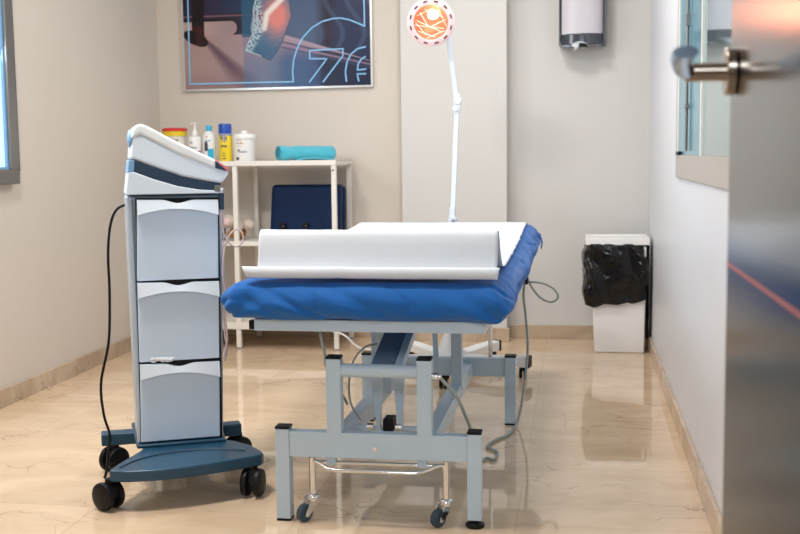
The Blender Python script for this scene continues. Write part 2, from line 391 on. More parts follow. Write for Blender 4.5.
def matfn(w):
    z = w.z
    # sheet bulges at mid height, tucks under at the rim
    t = (z - MZ0) / (MZ1 - MZ0)
    n1 = noise.noise(Vector((w.x * 5, w.y * 5, w.z * 9))) * .010
    cr = 0
    for cx, cy in ((MX0, MY0), (MX1, MY0), (MX0, MY1), (MX1, MY1)):
        d = math.hypot(w.x - cx, w.y - cy)
        if d < .26:
            ang = math.atan2(z - (MZ0 - .03), d * .9)
            cr += (1 - d / .26) * math.sin(ang * 11 + d * 22) * .0075
    # shallow pulls fanning over the front face
    pull = noise.noise(Vector((w.x * 9 + w.z * 16, w.y * 2.5, w.z * 5))) * .0055
    for sc_, am in ((7.0, .010), (13.0, .007)):
        v_ = noise.noise(Vector((w.x * sc_ * .6 + w.z * 9, w.y * sc_ * .35, w.z * sc_ * .9 + w.x * 3)))
        pull -= am * max(0, 1 - abs(v_) * 7)
    c = Vector(((MX0 + MX1) / 2, w.y, z)); side = (w - c); side.z = 0
    kx = max(0, min(1, (abs(w.x - c.x) - .30) / .09)); ky = max(0, min(1, (MY0 + .16 - w.y) / .14)) - max(0, min(1, (w.y - MY1 + .16) / .14))
    out = Vector((math.copysign(kx, w.x - c.x), -ky, 0))
    p = Vector(w) + out * (cr + pull + n1 * .5) + Vector((0, 0, n1 * .35 if t > .5 else 0))
    ins = max(0, t - .35) / .65; ex_ = max(0, abs(w.x - c.x) - .33) / .075; ey_ = max(0, (MY0 + .075 - w.y)) / .075
    p.x -= (1 if w.x > c.x else -1) * min(1, ex_) * ins * ins * .026
    p.y += min(1, ey_) * ins * ins * .012
    p.z -= (min(1, ex_) ** 2) * ins * .012
    if t < .35: p.z -= .003 * math.sin(w.x * 23) * (.35 - t) / .35
    sc = 1 + .05 * math.exp(-((w.x - MX1) / .25) ** 2) if t < .5 else 1
    if t < .5: p.z = MZ1 - (MZ1 - p.z) * sc
    p.z += topz(w.y)
    p.x += max(0, p.y - 3.2) * .008 * (1 if w.x > c.x else 0)
    return p
mat_o = obj('mattress', rounded_slab(MX0, MX1, MY0, MY1, MZ0, MZ1, .052, 110, 200, 22, matfn), M['sheet'], bed, angle=180)
# loose thread and hem at the far corner
obj('hem_tie', MB().tube([(-.160, 4.60, .655), (-.146, 4.61, .63), (-.150, 4.62, .60)], .003), M['sheet'], bed)
# upper frame
uf = MB().box(-.868, -.237, 2.86, 2.90, .526, .558).box(-.868, -.828, 2.90, 4.62, .526, .558).box(-.277, -.237, 2.90, 4.62, .526, .558).box(-.868, -.237, 4.58, 4.62, .526, .558)
obj('upper_frame', uf, G, bed, bevel=.002)
for y in (3.25, 3.86):
    obj('cross_rail', MB().box(-.828, -.277, y, y + .04, .500, .528), G, bed, bevel=.002)
obj('end_cap', MB().box(-.885, -.868, 2.87, 2.895, .528, .552), M['black'], bed)
# outer legs
def leg(x0, x1, y0, y1, ztop, foot=False):
    l = obj('leg', MB().box(x0, x1, y0, y1, .006 if not foot else .022, ztop), G, bed, bevel=.002)
    obj('leg_cap', MB().box(x0 - .0005, x1 + .0005, y0 - .0005, y1 + .0005, ztop, ztop + .007), M['black'], l, bevel=.0015)
    cx, cy = (x0 + x1) / 2, (y0 + y1) / 2
    if foot: obj('foot', MB().lathe([(0, 0), (.024, 0), (.026, .003), (.026, .009), (.014, .016), (.008, .024), (0, .024)], (cx, cy, 0)), M['black'], l)
    else: obj('foot', MB().box(x0, x1, y0, y1, 0, .006), M['black'], l)
    return l
leg(-.813, -.774, 2.848, 2.888, .257)
leg(-.287, -.249, 2.848, 2.888, .257, True)
leg(-.797, -.755, 3.99, 4.035, .252)
leg(-.262, -.221, 3.99, 4.035, .252)
# inner uprights at both ends
def upright(x0, x1, y0, y1):
    u = obj('upright', MB().box(x0, x1, y0, y1, .247, .453), G, bed, bevel=.002)
    obj('upright_cap', MB().box(x0, x1, y0, y1, .453, .460), M['black'], u, bevel=.0015)
upright(-.668, -.628, 2.848, 2.888)
upright(-.421, -.381, 2.848, 2.888)
obj('front_crossbar', MB().box(-.774, -.287, 2.850, 2.886, .181, .251), G, bed, bevel=.002)
obj('rear_crossbar', MB().box(-.755, -.262, 3.995, 4.03, .180, .247), G, bed, bevel=.002)
obj('push_tube', MB().cyl((-.628, 2.868, .420), (-.421, 2.868, .420), .0185, n=28), G, bed)
obj('bolt_head', MB().cyl((-.535, 2.843, .211), (-.535, 2.852, .211), .006, n=6), M['chrome'], bed)
for x in (-.650, -.401):
    obj('side_beam', MB().box(x - .02, x + .02, 2.886, 3.995, .180, .232), G, bed, bevel=.002)
# lifting mechanism
for x in (-.665, -.395):
    obj('lift_upright', MB().beam((x, 3.60, .22), (x, 3.60, .528), .036, .03, (0, 1, 0)), G, bed, bevel=.002)
obj('lift_arm', MB().beam((-.524, 3.32, .520), (-.550, 3.02, .385), .066, .016, (0, -1, 1)), M['dark_arm'], bed, bevel=.002)
for x, x2 in ((-.572, -.560), (-.510, -.492)):
    obj('bracket', MB().prism([(x - .006, .375), (x + .028, .375), (x + .018, .20), (x + .010, .20)], 3.03, 3.042), G, bed, bevel=.001)
obj('lift_column', MB().beam((-.615, 3.46, .235), (-.600, 3.42, .52), .05, .05, (0, 1, 0)), G, bed, bevel=.003)
obj('side_strut', MB().beam((-.477, 3.32, .520), (-.503, 3.03, .385), .022, .03, (0, -1, 1)), G, bed, bevel=.002)
obj('rear_strut', MB().beam((-.535, 4.06, .50), (-.520, 4.03, .235), .020, .014, (0, 1, 0)), G, bed, bevel=.002)
obj('lift_motor', MB().box(-.545, -.514, 3.02, 3.08, .214, .250), M['black'], bed, bevel=.004)
obj('pivot_rod', MB().cyl((-.64, 3.06, .214), (-.41, 3.06, .214), .008), G, bed)
for x in (-.582, -.500): obj('pivot_nut', MB().cyl((x - .009, 3.03, .225), (x + .009, 3.03, .225), .010, n=8), M['chrome'], bed)
# retractable castors with their pedal bars
for x, px in ((-.715, -.727), (-.346, -.358)):
    c = obj('caster', MB().cyl((x, 2.872, .062), (x, 2.872, .176), .0095, n=20), M['chrome'], bed)
    obj('swivel_cup', MB().lathe([(0, 0), (.017, 0), (.019, .006), (.016, .014), (.011, .018), (0, .018)], (x, 2.872, .056)), M['chrome'], c)
    fk = MB()
    for s in (-1, 1):
        fk.prism([(2.884, .066), (2.862, .066), (2.840, .030), (2.836, .018), (2.846, .014), (2.868, .034)], x - .004 + s * .0135 - .0012, x - .004 + s * .0135 + .0012, plane='yz')
    fk.box(x - .0185, x + .0105, 2.856, 2.886, .060, .066)
    fk.cyl((x - .020, 2.845, .0245), (x + .012, 2.845, .0245), .004)
    # turn fork and wheel about the post so they show three-quarter on
    Mx = Matrix.Translation((x, 2.872, 0)) @ Matrix.Rotation(R(-38), 4, 'Z') @ Matrix.Translation((-x, -2.872, 0))
    fk.v = [Mx @ v for v in fk.v]
    obj('fork', fk, M['chrome'], c)
    wh = MB().lathe([(.006, -.009), (.0215, -.009), (.0245, -.006), (.0245, .006), (.0215, .009), (.006, .009)], n=32, mtx=Mx @ Matrix.Translation((x - .004, 2.845, .0245)) @ Matrix.Rotation(PI / 2, 4, 'Y'))
    obj('wheel', wh, M['rubber'], c)
obj('pedal_bar', MB().tube([(-.705, 2.862, .168), (-.690, 2.852, .164), (-.665, 2.832, .155), (-.640, 2.828, .153), (-.425, 2.828, .153), (-.405, 2.832, .155), (-.375, 2.852, .164), (-.357, 2.862, .168)], .0055, smooth=False), M['chrome'], bed)
obj('axle_bar', MB().cyl((-.715, 2.870, .163), (-.346, 2.870, .163), .006), M['chrome'], bed)
for x in (-.660, -.410): obj('bar_clip', MB().box(x - .013, x + .013, 2.860, 2.882, .158, .182), G, bed, bevel=.002)
obj('rear_rod', MB().cyl((-.320, 4.06, .20), (-.320, 4.06, .53), .0085), M['chrome'], bed)
obj('cable_clamp', MB().cyl((-.381, 2.868, .408), (-.366, 2.868, .408), .010, n=12).ball((-.362, 2.866, .408), .007), M['chrome'], bed)
# cables
obj('control_cable', MB().tube([(-.362, 2.866, .408), (-.345, 2.88, .385), (-.318, 2.90, .345), (-.304, 2.92, .305), (-.296, 3.05, .22), (-.300, 3.25, .10), (-.310, 3.42, .012), (-.290, 3.52, .006), (-.265, 3.50, .006), (-.262, 3.60, .006), (-.300, 3.66, .006), (-.275, 3.76, .006), (-.235, 3.84, .006), (-.213, 4.00, .02), (-.196, 4.10, .12), (-.186, 4.18, .25), (-.195, 4.2, .38), (-.203, 4.2, .46), (-.190, 4.2, .56)], .0048), M['cable_grey'], bed)
obj('handset_cable', MB().tube([(-.20, 4.20, .500), (-.165, 4.2, .508), (-.120, 4.2, .500), (-.084, 4.2, .478), (-.072, 4.2, .450), (-.095, 4.2, .432), (-.135, 4.2, .445), (-.170, 4.2, .485), (-.190, 4.2, .530)], .004), M['cable_grey'], bed)
obj('cable_plug', MB().box(-.197, -.186, 4.19, 4.21, .50, .53), M['black'], bed, bevel=.002)
obj('short_cable', MB().tube([(-.698, 2.91, .528), (-.690, 2.905, .490), (-.680, 2.90, .450), (-.678, 2.90, .425), (-.677, 3.0, .36), (-.685, 3.2, .25)], .0042), M['cable_grey'], bed)
obj('side_cable', MB().tube([(-.22, 3.05, .640), (-.185, 3.1, .610), (-.180, 3.1, .585), (-.19, 3.15, .55)], .003), M['cable_grey'], bed)
obj('arm_cable', MB().tube([(-.565, 3.06, .46), (-.60, 3.05, .45), (-.632, 3.04, .41), (-.645, 3.04, .34), (-.640, 3.05, .28), (-.615, 3.06, .235)], .003), M['cable_grey'], bed)

# paper couch cover
def paper():
    prof = [(2.838, .716), (2.831, .712), (2.827, .704), (2.828, .694), (2.835, .687), (2.850, .686), (2.870, .690), (2.886, .702), (2.896, .720), (2.902, .742), (2.907, .766), (2.913, .787), (2.922, .799), (2.936, .804),
            (2.955, .800), (2.98, .785), (3.02, .750), (3.07, .712), (3.13, .690), (3.22, .682), (3.4, .682)]
    y = 3.5
    while y < 4.83: prof.append((y, .682 + topz(y))); y += .05
    prof += [(4.85, .700), (4.862, .690)]
    nx = 70; vs = []
    for j, (y, z) in enumerate(prof):
        t = (y - 2.85) / 2.0
        flare = max(0, 1 - j / 7) if j < 8 else 0
        x0 = -.862 - .030 * flare - .092 * max(0, t) ** 1.2
        x1 = -.208 + .010 * flare - .008 * max(0, t) + .006 * noise.noise(Vector((0, y * 14, 3))) * (1 if y > 3 else 0)
        for i in range(nx + 1):
            u = i / nx; x = x0 + (x1 - x0) * u
            dz = .0016 * noise.noise(Vector((x * 7, y * 6, 1))) + (.0012 * noise.noise(Vector((x * 25, y * 20, 5))))
            dy = .003 * noise.noise(Vector((x * 4, z * 12, 9))) if y < 3 else 0
            z2 = z - .013 + (.005 if 8 <= j <= 14 else 0)
            zz = z2 + (dz + .001 if y > 3.1 else dz * .6)
            if 8 <= j <= 16: zz += -.003 * u
            vs.append((x, y + dy, zz))
    fs = [(j * (nx + 1) + i, j * (nx + 1) + i + 1, (j + 1) * (nx + 1) + i + 1, (j + 1) * (nx + 1) + i) for j in range(len(prof) - 1) for i in range(nx)]
    return MB().add(vs, fs)
obj('paper_sheet', paper(), M['paper'], label='white disposable paper sheet curling up at the near end of the blue treatment table', cat='paper sheet', angle=180, solid=.002)

# ------------------------------------------------------------------ therapy trolley, turned 25 degrees
TM = Matrix.Translation((-1.314, 2.875, 0)) @ Matrix.Rotation(R(25), 4, 'Z')
def T(mb): mb.v = [TM @ v for v in mb.v]; return mb
tr = thing('equipment_trolley', TM @ Vector((.22, .2, 0)), 'tall blue-grey equipment trolley with three drawers on a petrol blue wheeled base', 'trolley')
col = MB().prism([(.088, .885), (.372, .885), (.355, .125), (.098, .125)], .222, .42)
obj('column', T(col), M['column'], tr, bevel=.012, seg=3)
obj('side_panel', T(MB().prism([(.085, .884), (.104, .884), (.112, .13), (.094, .13)], .214, .40)), M['side'], tr, bevel=.008, seg=3)
for k, (zt, zb, a0, a1, b0, b1) in enumerate(((.873, .6295, .116, .355, .109, .351), (.624, .3825, .109, .351, .107, .347), (.376, .136, .108, .346, .104, .342))):
    tilt = 0
    dr = obj('drawer', T(MB().prism([(a0, zt - .012), (a1, zt - .014), (b1, zb), (b0, zb)], .203, .24)), M['panel'], tr, bevel=.003)
    n = 24; top = []; bot = []
    for i in range(n + 1):
        s = i / n; x = a0 + (a1 - a0) * s
        d = max(0, 1 - abs(s - .5) / .20); d = d * d * (3 - 2 * d)
        top.append((x, zt - .0045 * s - .010 * d)); bot.append((x, zt - .034 - .0045 * s + .022 * (1 - (2 * s - 1) ** 2) * .9 - .012))
    lip = MB(); vs = [];
    for (x, zz) in top: vs.append((x, .194, zz))
    for (x, zz) in bot: vs.append((x, .186, zz))
    for (x, zz) in top: vs.append((x, .222, zz))
    for (x, zz) in bot: vs.append((x, .222, zz))
    m_ = n + 1; fs = []
    for i in range(n):
        fs += [(i, i + 1, m_ + i + 1, m_ + i), (i, 2 * m_ + i, 2 * m_ + i + 1, i + 1), (m_ + i, m_ + i + 1, 3 * m_ + i + 1, 3 * m_ + i), (2 * m_ + i, 2 * m_ + i + 1, 3 * m_ + i + 1, 3 * m_ + i)]
    fs += [(0, m_, 3 * m_, 2 * m_), (n, m_ + n, 3 * m_ + n, 2 * m_ + n)]
    lip.add(vs, fs)
    obj('drawer_grip', T(lip), M['lip'], dr, label='pale curved grip', angle=50)
    obj('grip_recess', T(MB().prism([(a0 + .06, zt + .003), (a1 - .06, zt + .001), (a1 - .07, zt - .016), (a0 + .07, zt - .014)], .212, .224)), M['black'], dr)
# base
front = [(.004, -.012), (.030, .045), (.062, .105), (.100, .175), (.118, .225), (.345, .232), (.385, .205), (.425, .140), (.448, .060), (.450, .030), (.440, .012), (.400, -.002), (.330, -.022), (.265, -.038), (.200, -.049), (.120, -.050), (.050, -.040), (.015, -.026)]
base = obj('base_plate', T(MB().prism(front, .086, .120, plane='xy')), M['teal_base'], tr, bevel=.006, seg=3)
obj('drawer_recess', T(MB().prism([(.112, .877), (.360, .875), (.350, .134), (.102, .134)], .213, .224)), M['black'], tr)
obj('base_ridge', T(MB().tube([(.035, .000, .1205), (.080, .060, .1205), (.150, .105, .1205), (.235, .120, .1205), (.330, .110, .1205), (.400, .07, .1205)], .003)), M['navy'], base)
obj('base_collar', T(MB().prism([(.09, .195), (.36, .195), (.37, .50), (.085, .50)], .118, .131, plane='xy')), M['teal_base'], tr, bevel=.006)
obj('rear_bar', T(MB().box(-.012, .432, .375, .43, .088, .128)), M['teal_base'], tr, bevel=.006, seg=3)
obj('base_spine', T(MB().box(.11, .34, .2, .40, .085, .12)), M['teal_base'], tr)
def twin(u, v, rot):
    mx = TM @ Matrix.Translation((u, v, 0)) @ Matrix.Rotation(R(rot), 4, 'Z')
    c = obj('caster', MB().lathe([(0, 0), (.012, 0), (.012, .036), (0, .036)], mtx=mx @ Matrix.Translation((0, 0, .055))).prism([(-.030, .045), (-.012, .080), (.012, .080), (.026, .060), (.026, .040), (-.01, .035)], -.012, .012, mx), M['black'], tr)
    for s in (-1, 1):
        obj('wheel', MB().lathe([(0, -.011), (.028, -.011), (.0395, -.008), (.041, -.003), (.041, .003), (.0395, .008), (.030, .011), (.012, .013), (0, .013)] if s > 0 else [(0, -.013), (.012, -.013), (.030, -.011), (.0395, -.008), (.041, -.003), (.041, .003), (.0395, .008), (.028, .011), (0, .011)], n=36,
            mtx=mx @ Matrix.Translation((-.006, -s * .019, .041)) @ Matrix.Rotation(PI / 2, 4, 'X')), M['black'], c)
twin(.004, .004, -52); twin(.416, .012, 62); twin(.030, .395, 40); twin(.425, .405, 35)
# tissue on the lowest drawer
tw = MB()
for k in range(5):
    tw.ball((.150 + .013 * k, .206, .386 + .003 * random.random()), .013, .010, .005 + .006 * random.random(), n=12, m=8)
tw.v = [v + Vector((0, 0, .006 * noise.noise(v * 60))) for v in tw.v]
obj('crumpled_tissue', T(tw), M['paper'], label='crumpled white tissue tucked above the lowest trolley drawer', cat='tissue')
# power cord
obj('power_cord', T(MB().tube([(.090, .35, .854), (.060, .35, .838), (.040, .35, .790), (.030, .35, .70), (.030, .35, .58), (.022, .35, .43), (-.006, .35, .30), (-.002, .35, .20), (.014, .35, .13), (.006, .33, .075), (-.003, .30, .02), (-.008, .30, .010)], .0042)), M['black'], tr)

# console on the trolley
cs = thing('therapy_console', TM @ Vector((.22, .33, .885)), 'white wedge shaped therapy console with navy stripe resting on the drawer trolley', 'therapy console')
CV0, CV1 = .19, .39
low = [(.085, .8885), (.369, .8885), (.371, .903), (.366, .904), (.352, .896), (.300, .900), (.235, .912), (.165, .934), (.112, .955), (.094, .955)]
obj('lower_housing', T(MB().prism(low, CV0, CV1 + .01)), M['console'], cs, bevel=.006, seg=3)
st = [(.094, .953), (.108, .955), (.165, .934), (.235, .912), (.300, .900), (.350, .896), (.362, .905), (.366, .918), (.320, .925), (.250, .940), (.180, .965), (.113, .991), (.098, .991)]
obj('stripe', T(MB().prism(st, CV0 + .002, CV1)), M['navy'], cs, bevel=.003, label='navy band')
obj('rear_stripe', T(MB().prism([(.092, .952), (.110, .953), (.114, .991), (.097, .991)], CV0 + .001, CV1)), M['skyblue'], cs, bevel=.002, label='sky blue end of the band')
up = [(.099, .991), (.113, .991), (.180, .965), (.250, .940), (.320, .925), (.362, .917), (.374, .925), (.387, .944), (.391, .955), (.350, .972), (.240, 1.012), (.140, 1.064), (.107, 1.064)]
obj('upper_housing', T(MB().prism(up, CV0, CV1)), M['console'], cs, bevel=.010, seg=3)
tp = [(.103, 1.050), (.133, 1.066), (.240, 1.008), (.351, .961), (.352, .988), (.300, 1.013), (.220, 1.053), (.155, 1.090), (.135, 1.097), (.120, 1.094), (.109, 1.080)]
obj('top_cover', T(MB().prism(tp, CV0 - .004, CV1 + .004)), M['console_top'], cs, bevel=.009, seg=4)
obj('display', T(MB().prism([(.350, .966), (.352, .989), (.392, .960), (.389, .953)], CV0 - .001, CV1)), M['pink'], cs, bevel=.002, label='coral coloured display edge')
obj('display_bezel', T(MB().prism([(.349, .964), (.351, .985), (.376, .963), (.385, .955)], CV0 - .004, CV0 + .01)), M['navy'], cs, bevel=.001)
obj('side_grip', T(MB().ball((.106, .220, 1.052), .011, .030, .030)), M['skyblue'], cs, label='oval sky blue grip')
obj('hinge_clip', T(MB().box(.345, .362, .186, .20, .893, .912)), M['alu'], cs, bevel=.002)
# probe cables
obj('probe_holder', T(MB().prism([(.358, .888), (.374, .888), (.373, .838), (.360, .838)], .190, .215)), M['navy'], tr, bevel=.003)
obj('probe_cable', T(MB().tube([(.363, .20, .842), (.362, .20, .80), (.372, .20, .760), (.390, .20, .732), (.412, .20, .725), (.428, .20, .742), (.424, .20, .768), (.405, .20, .776), (.385, .20, .755), (.370, .20, .71), (.364, .20, .64), (.372, .20, .57), (.368, .20, .50), (.372, .20, .44), (.358, .20, .385)], .0028)), M['cable_pink'], tr)
obj('probe_cable', T(MB().tube([(.369, .205, .842), (.370, .205, .76), (.367, .205, .67), (.372, .205, .60), (.364, .205, .52), (.366, .205, .45), (.372, .205, .41), (.362, .205, .37)], .0028)), M['cable_pink'], tr)

# ------------------------------------------------------------------ shelving unit
SY0, SY1 = 5.44, 5.83
sh = thing('shelving_unit', (-1.72, 5.63, 0), 'narrow white metal shelving unit with square posts against the back wall', 'shelving unit')
for (x0, x1, z, th) in ((-2.22, -1.203, .972, .024), (-2.22, -1.203, .560, .022), (-2.22, -1.203, .140, .036)):
    sf = MB().box(x0, x1 + .0, SY0, SY1 + .012, z - th, z - th + .010)
    sf.box(x0, x1, SY0 - .002, SY0 + .010, z - th, z).box(x0, x1, SY1, SY1 + .012, z - th, z).box(x0, x0 + .01, SY0, SY1, z - th, z).box(x1 - .01, x1, SY0, SY1, z - th, z)
    sf.box(x0, x1, SY0, SY1 + .012, z - .004, z)
    obj('shelf', sf, M['white_metal'], sh, bevel=.0015)
for x in (-2.20, -1.735, -1.217):
    for y in (SY0 + .001, SY1 - .018):
        xx = x
        l = obj('post', MB().box(xx - .012, xx + .012, y, y + .024, .008, .948), M['white_metal'], sh, bevel=.0015)
        obj('post_foot', MB().lathe([(0, 0), (.011, 0), (.012, .008), (0, .008)], (xx, y + .012, 0)), M['ink_grey'], l)
for z in (.922, ): obj('bolt', MB().cyl((-1.217, SY0 - .003, z), (-1.222, SY0 + .002, z), .004), M['ink'], sh)
ZT = .972; ZM = .560; ZB = .140
def band(prof_r, c, z0, z1, a0, a1, m, name, parent, n=16):
    return obj(name, MB().lathe([(prof_r, z0), (prof_r, z1)], c, n=n, a0=a0, a1=a1), m, parent)
# tub with red lid
c = (-2.107, 5.60, ZT)
t = thing('tub', c, 'white tub with a yellow rim and red lid, behind the console top', 'tub')
obj('body', MB().lathe([(0, 0), (.050, 0), (.056, .140), (0, .140)], c), M['translucent'], t)
obj('rim', MB().lathe([(.054, .135), (.063, .135), (.063, .163), (.054, .163)], c), M['yellow'], t, label='yellow rim')
obj('lid', MB().lathe([(0, .160), (.066, .160), (.066, .172), (.060, .177), (0, .177)], c), M['red'], t, label='red lid')
obj('label_print', MB().lathe([(.0565, .05), (.0575, .125)], c, n=14, a0=R(-118), a1=R(-72)), M['rim'], t)
obj('logo_print', MB().lathe([(.0585, .085), (.0588, .120)], c, n=8, a0=R(-70), a1=R(-52)), M['ink_tan'], t)
for zz, a in ((.118, 20), (.108, 12), (.098, 16)): obj('text_line', MB().lathe([(.0590, zz), (.0590, zz + .004)], c, n=8, a0=R(-96), a1=R(-96 + a)), M['ink_grey'], t)
# pump bottle
c = (-1.979, 5.55, ZT)
t = thing('pump_bottle', c, 'white pump bottle with magenta band on its label, on the top shelf', 'bottle')
obj('body', MB().lathe([(0, 0), (.032, 0), (.035, .004), (.035, .120), (.031, .128), (.013, .134), (.013, .140), (0, .140)], c), M['white_pl'], t)
obj('pump', MB().lathe([(0, .138), (.015, .138), (.015, .152), (.010, .160), (.005, .175), (.004, .195), (.010, .197), (.010, .203), (0, .204)], c).beam((c[0] - .020, c[1], c[2] + .199), (c[0] + .004, c[1], c[2] + .200), .008, .007), M['white_pl'], t)
obj('label_print', MB().lathe([(.0356, .020), (.0356, .055)], c, n=16, a0=R(-80), a1=R(-20)), M['purple'], t, label='magenta band')
obj('text_line', MB().lathe([(.0356, .068), (.0356, .076)], c, n=12, a0=R(-125), a1=R(-55)), M['ink_grey'], t)
for zz, a in ((.100, 30), (.094, 26)): obj('text_line', MB().lathe([(.0356, zz), (.0356, zz + .004)], c, n=8, a0=R(-120), a1=R(-120 + a)), M['ink_grey'], t)
# lotion bottle
c = (-1.902, 5.55, ZT)
t = thing('lotion_bottle', c, 'white lotion bottle with a cyan cap and cyan patch, on the top shelf', 'bottle')
obj('body', MB().lathe([(0, 0), (.030, 0), (.033, .004), (.033, .125), (.029, .142), (.016, .156), (.013, .160), (0, .160)], c), M['white_pl'], t)
obj('cap', MB().lathe([(0, .158), (.0155, .158), (.0145, .184), (.012, .187), (0, .187)], c), M['cyan'], t, label='cyan cap')
obj('label_print', MB().lathe([(.0336, .012), (.0336, .066)], c, n=10, a0=R(-86), a1=R(-30)), M['cyan'], t, label='cyan patch')
obj('figure_print', MB().lathe([(.0337, .055), (.0337, .092)], c, n=8, a0=R(-118), a1=R(-84)).ball((c[0] - .006, c[1] - .033, c[2] + .096), .008, .003, .009, n=12, m=8), M['ink'], t)
obj('text_line', MB().lathe([(.0336, .105), (.0336, .110)], c, n=8, a0=R(-105), a1=R(-55)), M['cyan'], t)
obj('logo_print', MB().ball((c[0] - .002, c[1] - .0315, c[2] + .128), .004, .003, .006, n=10, m=6), M['ink_tan'], t)
# spray can
c = (-1.814, 5.55, ZT)
t = thing('spray_can', c, 'yellow spray can with a tall royal blue cap, on the top shelf', 'spray can')
obj('body', MB().lathe([(0, 0), (.0325, 0), (.034, .004), (.034, .140), (.031, .146), (0, .146)], c), M['yellow'], t)
obj('cap', MB().lathe([(0, .142), (.0335, .142), (.0335, .186), (.031, .194), (0, .195)], c), M['royal'], t, label='royal blue cap')
obj('collar', MB().lathe([(.0342, .132), (.0342, .143)], c), M['ink_grey'], t)
for a, z, w, h, mm in ((-118, .112, 10, .022, 'ink'), (-104, .100, 8, .034, 'royal'), (-92, .108, 9, .026, 'ink_grey'), (-80, .096, 8, .036, 'royal'), (-68, .110, 9, .018, 'ink'), (-115, .070, 8, .016, 'ink'), (-103, .074, 12, .010, 'ink'), (-88, .072, 10, .012, 'ink'), (-74, .070, 12, .014, 'ink'), (-100, .040, 26, .004, 'ink'), (-104, .028, 34, .004, 'ink'), (-98, .012, 26, .006, 'ink')):
    obj('lettering', MB().lathe([(.0345, z), (.0345, z + h)], c, n=6, a0=R(a), a1=R(a + w)), M[mm], t)
# canister
c = (-1.719, 5.57, ZT)
t = thing('canister', c, 'squat white canister with a knobbed lid, right end of the row of bottles', 'canister')
obj('body', MB().lathe([(0, 0), (.053, 0), (.056, .006), (.056, .118), (0, .118)], c), M['white_pl'], t)
obj('lid', MB().lathe([(0, .116), (.061, .116), (.061, .132), (.056, .140), (.020, .143), (.018, .154), (.014, .158), (0, .158)], c), M['white_pl'], t)
for zz, a0, a1, mm, h in ((.104, -118, -85, 'cable_pink', .005), (.090, -118, -104, 'ink_tan', .006), (.088, -98, -78, 'ink_tan', .008), (.076, -108, -82, 'cable_pink', .003), (.044, -104, -60, 'ink_grey', .007), (.052, -110, -98, 'ink', .007), (.006, -122, -102, 'ink', .014)):
    obj('lettering', MB().lathe([(.0566, zz), (.0566, zz + h)], c, n=8, a0=R(a0), a1=R(a1)), M[mm], t)
# rolled towel
t = thing('rolled_towel', (-1.40, 5.56, ZT), 'rolled turquoise towel lying on the top shelf', 'towel')
tb = MB(); n = 48; L_ = 40; vs = []
for i in range(L_ + 1):
    s = i / L_; x = -1.550 + .312 * s
    for k in range(n):
        a = 2 * PI * k / n
        r = .0385 + .002 * math.sin(a * 2) + .003 * noise.noise(Vector((x * 18, math.cos(a) * 1.5, math.sin(a) * 1.5)))
        if s > .92: r *= math.sqrt(max(.05, 1 - ((s - .92) / .085) ** 2))
        if .16 < s < .30: r *= 1 - .10 * math.sin((s - .16) / .14 * PI)
        vs.append((x, 5.56 + r * math.cos(a), ZT + .0385 + max(-.0385, r * math.sin(a) * .98)))
fs = [(i * n + k, i * n + (k + 1) % n, (i + 1) * n + (k + 1) % n, (i + 1) * n + k) for i in range(L_) for k in range(n)] + [tuple(range(n)), tuple(range(L_ * n, (L_ + 1) * n))]
TR = Matrix.Translation((-1.395, 5.62, 0)) @ Matrix.Rotation(R(38), 4, 'Z') @ Matrix.Scale(1.03, 4, (1, 0, 0)) @ Matrix.Translation((1.395, -5.56, 0))
tb.add(vs, fs); tb.v = [TR @ v for v in tb.v]; obj('outer_layer', tb, M['towel'], t, angle=180)
sp = []
for k in range(70):
    a = k * .30; r = .006 + .030 * k / 69
    sp.append(TR @ Vector((-1.553, 5.56 + r * math.cos(a), ZT + .0385 + r * math.sin(a))))
obj('spiral_edge', MB().tube(sp, .0035, n=6, smooth=False), M['towel'], t)
sg = []
for k in range(70):
    a = k * .30 + 1.2; r = .005 + .027 * k / 69
    sg.append(TR @ Vector((-1.5545, 5.56 + r * math.cos(a), ZT + .0385 + r * math.sin(a))))
obj('spiral_gap', MB().tube(sg, .0026, n=6, smooth=False), M['towel_dark'], t)
obj('loose_flap', MB().tube([TR @ Vector(p) for p in ((-1.47, 5.523, ZT + .004), (-1.40, 5.520, ZT + .012), (-1.33, 5.521, ZT + .009), (-1.26, 5.525, ZT + .005))], .0045, n=8), M['towel'], t)
# folded blue panel on the middle shelf
t = thing('folding_cushion', (-1.38, 5.66, ZM), 'dark blue vinyl folding cushion with two black clips on the middle shelf', 'cushion')
cu = rounded_slab(-1.596, -1.226, 5.60, 5.70, ZM + .002, ZM + .285, .018, 24, 8, 20, lambda w: Vector((w.x + .030 * (ZM + .285 - w.z) * -1 * (1 if w.x < -1.38 else 0), w.y + .12 * (w.z - ZM), w.z - .0003)))
obj('front_half', cu, M['navy_vinyl'], t, angle=180)
cu = rounded_slab(-1.590, -1.218, 5.675, 5.735, ZM + .002, ZM + .275, .018, 12, 6, 12, lambda w: Vector((w.x, w.y + .12 * (w.z - ZM), w.z)))
obj('rear_half', cu, M['navy_vinyl'], t, angle=180)
for x in (-1.527, -1.405):
    cl = obj('clip', MB().box(x - .016, x + .016, 5.585, 5.603, ZM + .055, ZM + .088), M['black'], t, bevel=.005)
    obj('clip_pin', MB().ball((x + .004, 5.583, ZM + .070), .004), M['handle'], cl)
